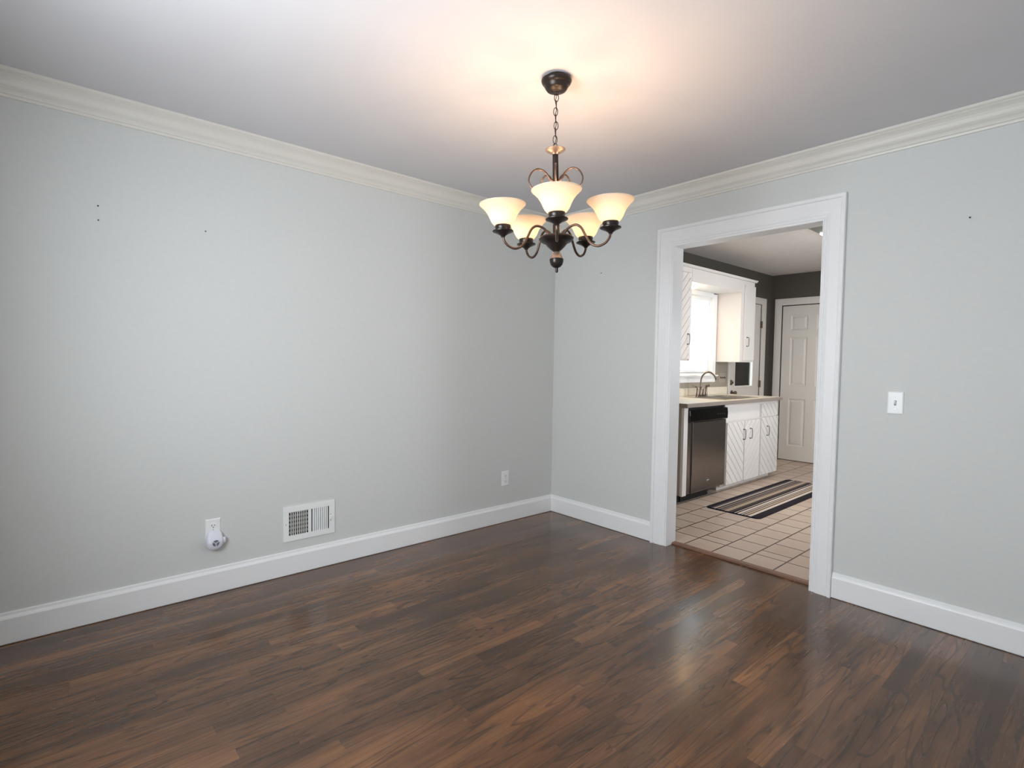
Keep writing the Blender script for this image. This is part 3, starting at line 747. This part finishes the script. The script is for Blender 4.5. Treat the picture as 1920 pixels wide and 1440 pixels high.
fbox([((-.10, WY0+.001, WZ0), (-.06, WY0+.045, WZ1)), ((-.10, WY1-.045, WZ0), (-.06, WY1-.001, WZ1)), ((-.10, WY0+.045, WZ0), (-.06, WY1-.045, WZ0+.045)), ((-.10, WY0+.045, WZ1-.04), (-.06, WY1-.045, WZ1)), ((-.10, WY0+.045, 1.60), (-.06, WY1-.045, 1.635))], 'sash', M['trim'], wn, O)
fbox([((-.082, WY0+.045, WZ0+.045), (-.078, WY1-.045, WZ1-.04))], 'pane', M['glass'], wn, O)
bl = thing('window_blind', 'white horizontal slat blind glowing in the kitchen window', 'blind', (-.03, 2.165, WZ1))
O = (-.03, 2.165, WZ1)
fbox([((-.048, WY0+.006, WZ1-.032), (-.012, WY1-.006, WZ1-.002))], 'headrail', M['plastic'], bl, O, .002)
mb = MB(); z = WZ1-.045; ang = math.radians(62)
while z > WZ0+.03:
    dx, dz = .0125*math.cos(ang), .0125*math.sin(ang)
    mb.poly([(-.03-dx, WY0+.008, z-dz), (-.03+.002, WY0+.008, z+.001), (-.03+dx, WY0+.008, z+dz), (-.03+dx, WY1-.008, z+dz), (-.03+.002, WY1-.008, z+.001), (-.03-dx, WY1-.008, z-dz)],
            [(0, 1, 4, 5), (1, 2, 3, 4)], M['slat'])
    z -= .0212
B(O, mb, 'slats', M['slat'], bl)
fbox([((-.042, WY0+.008, WZ0+.004), (-.018, WY1-.008, WZ0+.018))], 'bottom_rail', M['plastic'], bl, O, .002)

# ------------------------------------------------------------------ glazed back door in the kitchen's left wall
O = (0, 3.49, 0)
gd = thing('door_1', 'white half-glazed back door beyond the kitchen counter', 'door', O); gd['kind'] = 'structure'
gy0, gy1, gz0, gz1 = 3.225, 3.700, 1.000, 1.925
fbox([((-.050, GY0+.004, .006), (-.008, gy0, GZ-.006)), ((-.050, gy1, .006), (-.008, GY1-.006, GZ-.006)), ((-.050, gy0, .006), (-.008, gy1, gz0)), ((-.050, gy0, gz1), (-.008, gy1, GZ-.006))], 'door_slab', M['kdoor'], gd, O)
fbox([((-.0079, gy0-.028, gz0-.028), (-.001, gy0, gz1+.028)), ((-.0079, gy1, gz0-.028), (-.001, gy1+.028, gz1+.028)), ((-.0079, gy0, gz0-.028), (-.001, gy1, gz0)), ((-.0079, gy0, gz1), (-.001, gy1, gz1+.028))], 'glazing_bead', M['kdoor'], gd, O, .003)
fbox([((-.030, gy0, gz0), (-.026, gy1, gz1))], 'pane', M['glass'], gd, O)
mb = MB()
prof2 = [(0, 0), (0, .012), (.15, .014), (.7, .018), (1, .016), (1, 0)]
rings = [[(t, GY0-.0-o*.06, 0.003) for o, t in prof2], [(t, GY0-o*.06, GZ+o*.08) for o, t in prof2], [(t, GY1+o*.105, GZ+o*.08) for o, t in prof2], [(t, GY1+o*.105, 0.003) for o, t in prof2]]
mb.loft(rings, M['kdoor']); B(O, mb, 'door_casing', M['kdoor'], gd)
def knob_at(parent, O, y, z, r, name):
    mb = MB(); n = 20
    prof = [(.030*r, 0), (.030*r, .006), (.012*r, .010), (.012*r, .03), (.024*r, .038), (.028*r, .050), (.022*r, .060), (.002, .064)]
    mb.loft([[(-.0075+h, y+q*math.cos(2*PI*j/n), z+q*math.sin(2*PI*j/n)) for j in range(n)] for q, h in prof], M['brass'])
    return B(O, mb, name, M['brass'], parent, smooth=True)
mb = MB(); n = 20
mb.loft([[(-.0075+h, 3.137+q*math.cos(2*PI*j/n), 1.045+q*math.sin(2*PI*j/n)) for j in range(n)] for q, h in ((.032, 0), (.032, .006), (.024, .014), (.012, .014), (.010, .03), (.002, .031))], M['brass'])
B(O, mb, 'deadbolt', M['brass'], gd, smooth=True)
knob_at(gd, O, 3.158, .920, 1.0, 'door_knob')
for hz in (.25, 1.02, 1.80):
    fbox([((-.008, GY1-.016, hz-.045), (.0185, GY1+.001, hz+.045))], 'hinge', M['brass'], gd, O)

# ------------------------------------------------------------------ six panel door in the far wall
O = (.52, KY, 0)
pd = thing('door_2', 'white six-panel door in the far kitchen wall', 'door', O); pd['kind'] = 'structure'
def panel_door(x0, x1, z0, z1, yf, yb, rects, m):
    mb = MB(); xs = sorted({x0, x1, *[r[0] for r in rects], *[r[1] for r in rects]}); zs = sorted({z0, z1, *[r[2] for r in rects], *[r[3] for r in rects]})
    for i in range(len(xs)-1):
        for j in range(len(zs)-1):
            cx, cz = (xs[i]+xs[i+1])/2, (zs[j]+zs[j+1])/2
            if any(r[0] < cx < r[1] and r[2] < cz < r[3] for r in rects): continue
            mb.box((xs[i], yf, zs[j]), (xs[i+1], yb, zs[j+1]), m)
    for a, b, c, d in rects:
        def rg(ins, dep): return [(a+ins, yf+dep, c+ins), (b-ins, yf+dep, c+ins), (b-ins, yf+dep, d-ins), (a+ins, yf+dep, d-ins)]
        mb.loft([rg(0, 0), rg(.006, .006), (rg(.016, .011)), rg(.020, .011), rg(.042, .003), rg(.05, .003)], m, True, False)
        mb.poly(rg(.05, .003), [(0, 1, 2, 3)], m)
    return mb
dx0, dx1 = FX0+.008, FX1-.006
cols = ((.252, .462), (.566, .776))
rects = [(a, b, c, d) for a, b in cols for c, d in ((1.735, 1.930), (1.000, 1.640), (.200, .828))]
B(O, panel_door(dx0, dx1, .012, FZ-.010, KY+.016, KY+.055, rects, M['kdoor']), 'door_slab', M['kdoor'], pd)
mb = casing(FX0, FX1, FZ, .085, .085, .088, '', M['kdoor'], KY, -1, prof2, .003); B(O, mb, 'door_casing', M['kdoor'], pd)
fbox([((FX0-.0, KY+.07, 0.003), (FX1, KY+.11, FZ))], 'door_backing', M['toeblack'], pd, O)
mb = MB(); n = 20
mb.loft([[(dx1-.06+q*math.cos(2*PI*j/n), KY+.016-h, .92+q*math.sin(2*PI*j/n)) for j in range(n)] for q, h in [(.030, 0), (.030, .006), (.012, .010), (.012, .03), (.024, .038), (.028, .050), (.022, .060), (.002, .064)]], M['brass'])
B(O, mb, 'door_knob', M['brass'], pd, smooth=True)

# kitchen triple switch plate by the back door
kp = wall_frame(thing('switch_plate', 'wide beige switch plate with three dark toggles beside the faucet', 'switch plate', (.0034, 2.893, 1.108)), 'L')
mb = plate_mb(.150, .114, .005, M['cabside']); mb.build('cover_plate', M['cabside'], kp)
for k in range(3):
    mb = MB(); mb.loft([[(-.046+k*.046-.010, -.005, -.004), (-.046+k*.046+.010, -.005, -.004), (-.046+k*.046+.010, -.005, .012), (-.046+k*.046-.010, -.005, .012)], [(-.046+k*.046-.005, -.016, -.010), (-.046+k*.046+.005, -.016, -.010), (-.046+k*.046+.005, -.014, .000), (-.046+k*.046-.005, -.014, .000)]], M['slot'])
    mb.build('toggle', M['slot'], kp)

# ------------------------------------------------------------------ kitchen ceiling light, rug
O = (1.56, 2.15, KH)
cl = thing('ceiling_light', 'grey box ceiling light with glowing lens in the kitchen', 'ceiling light', O)
mb = MB(); mb.box((1.385, 1.530, 2.400), (1.735, 2.78, KH-.0005), M['fixture']); B(O, mb, 'housing', M['fixture'], cl, bevel=.015)
mb = MB(); mb.box((1.400, 1.800, 2.392), (1.720, 2.51, 2.3995), M['lens']); B(O, mb, 'lens', M['lens'], cl, bevel=.003)

RX, RY, RHX, RHY = 1.014, 2.035, .237, .895
mb = MB(); pts = []; rc = .045
for cx, cy, a0 in ((RHX-rc, RHY-rc, 0), (-RHX+rc, RHY-rc, PI/2), (-RHX+rc, -RHY+rc, PI), (RHX-rc, -RHY+rc, 1.5*PI)):
    for j in range(7):
        a = a0+j/6*PI/2; pts.append((cx+rc*math.cos(a), cy+rc*math.sin(a)))
mb.loft([[(x*s, y*(1-(1-s)*.3), z) for x, y in pts] for s, z in ((1, 0), (1, .005), (.985, .008))], M['rug'])
o = mb.build('kitchen_rug', M['rug'], loc=(RX, RY, .0025)); o.rotation_euler.z = math.radians(.3)
tag(o, 'narrow striped kitchen rug with navy borders on the tile floor', 'rug')

# ------------------------------------------------------------------ outside the back door
mb = MB(); mb.box((-12, -6, -.2), (-.121, 14, -.1), M['soil'])
struct(mb.build('ground_outside', M['soil']))
mb = MB(); mb.box((-.47, 4.44, -.1), (-.35, 4.575, 2.6), M['porch']); tag(mb.build('porch_post', M['porch']), 'pale porch post outside the glazed back door', 'post')
bm = bmesh.new(); bmesh.ops.create_icosphere(bm, subdivisions=5, radius=1.0)
rn = random.Random(3)
from mathutils import noise as mn
for v in bm.verts:
    d = v.co.normalized(); k = 1+.25*mn.noise(d*3)+.12*mn.noise(d*9)+.05*mn.noise(d*25)
    v.co = Vector((d.x*1.1*k, d.y*3.2*k, 1.6+d.z*2.0*k))
me = bpy.data.meshes.new('shrub'); bm.to_mesh(me); bm.free(); me.materials.append(M['leaf'])
o = bpy.data.objects.new('shrub', me); COL.objects.link(o); o.location = (-2.6, 7.4, -.1)
tag(o, 'dark green shrub seen through the back door glass', 'shrub')
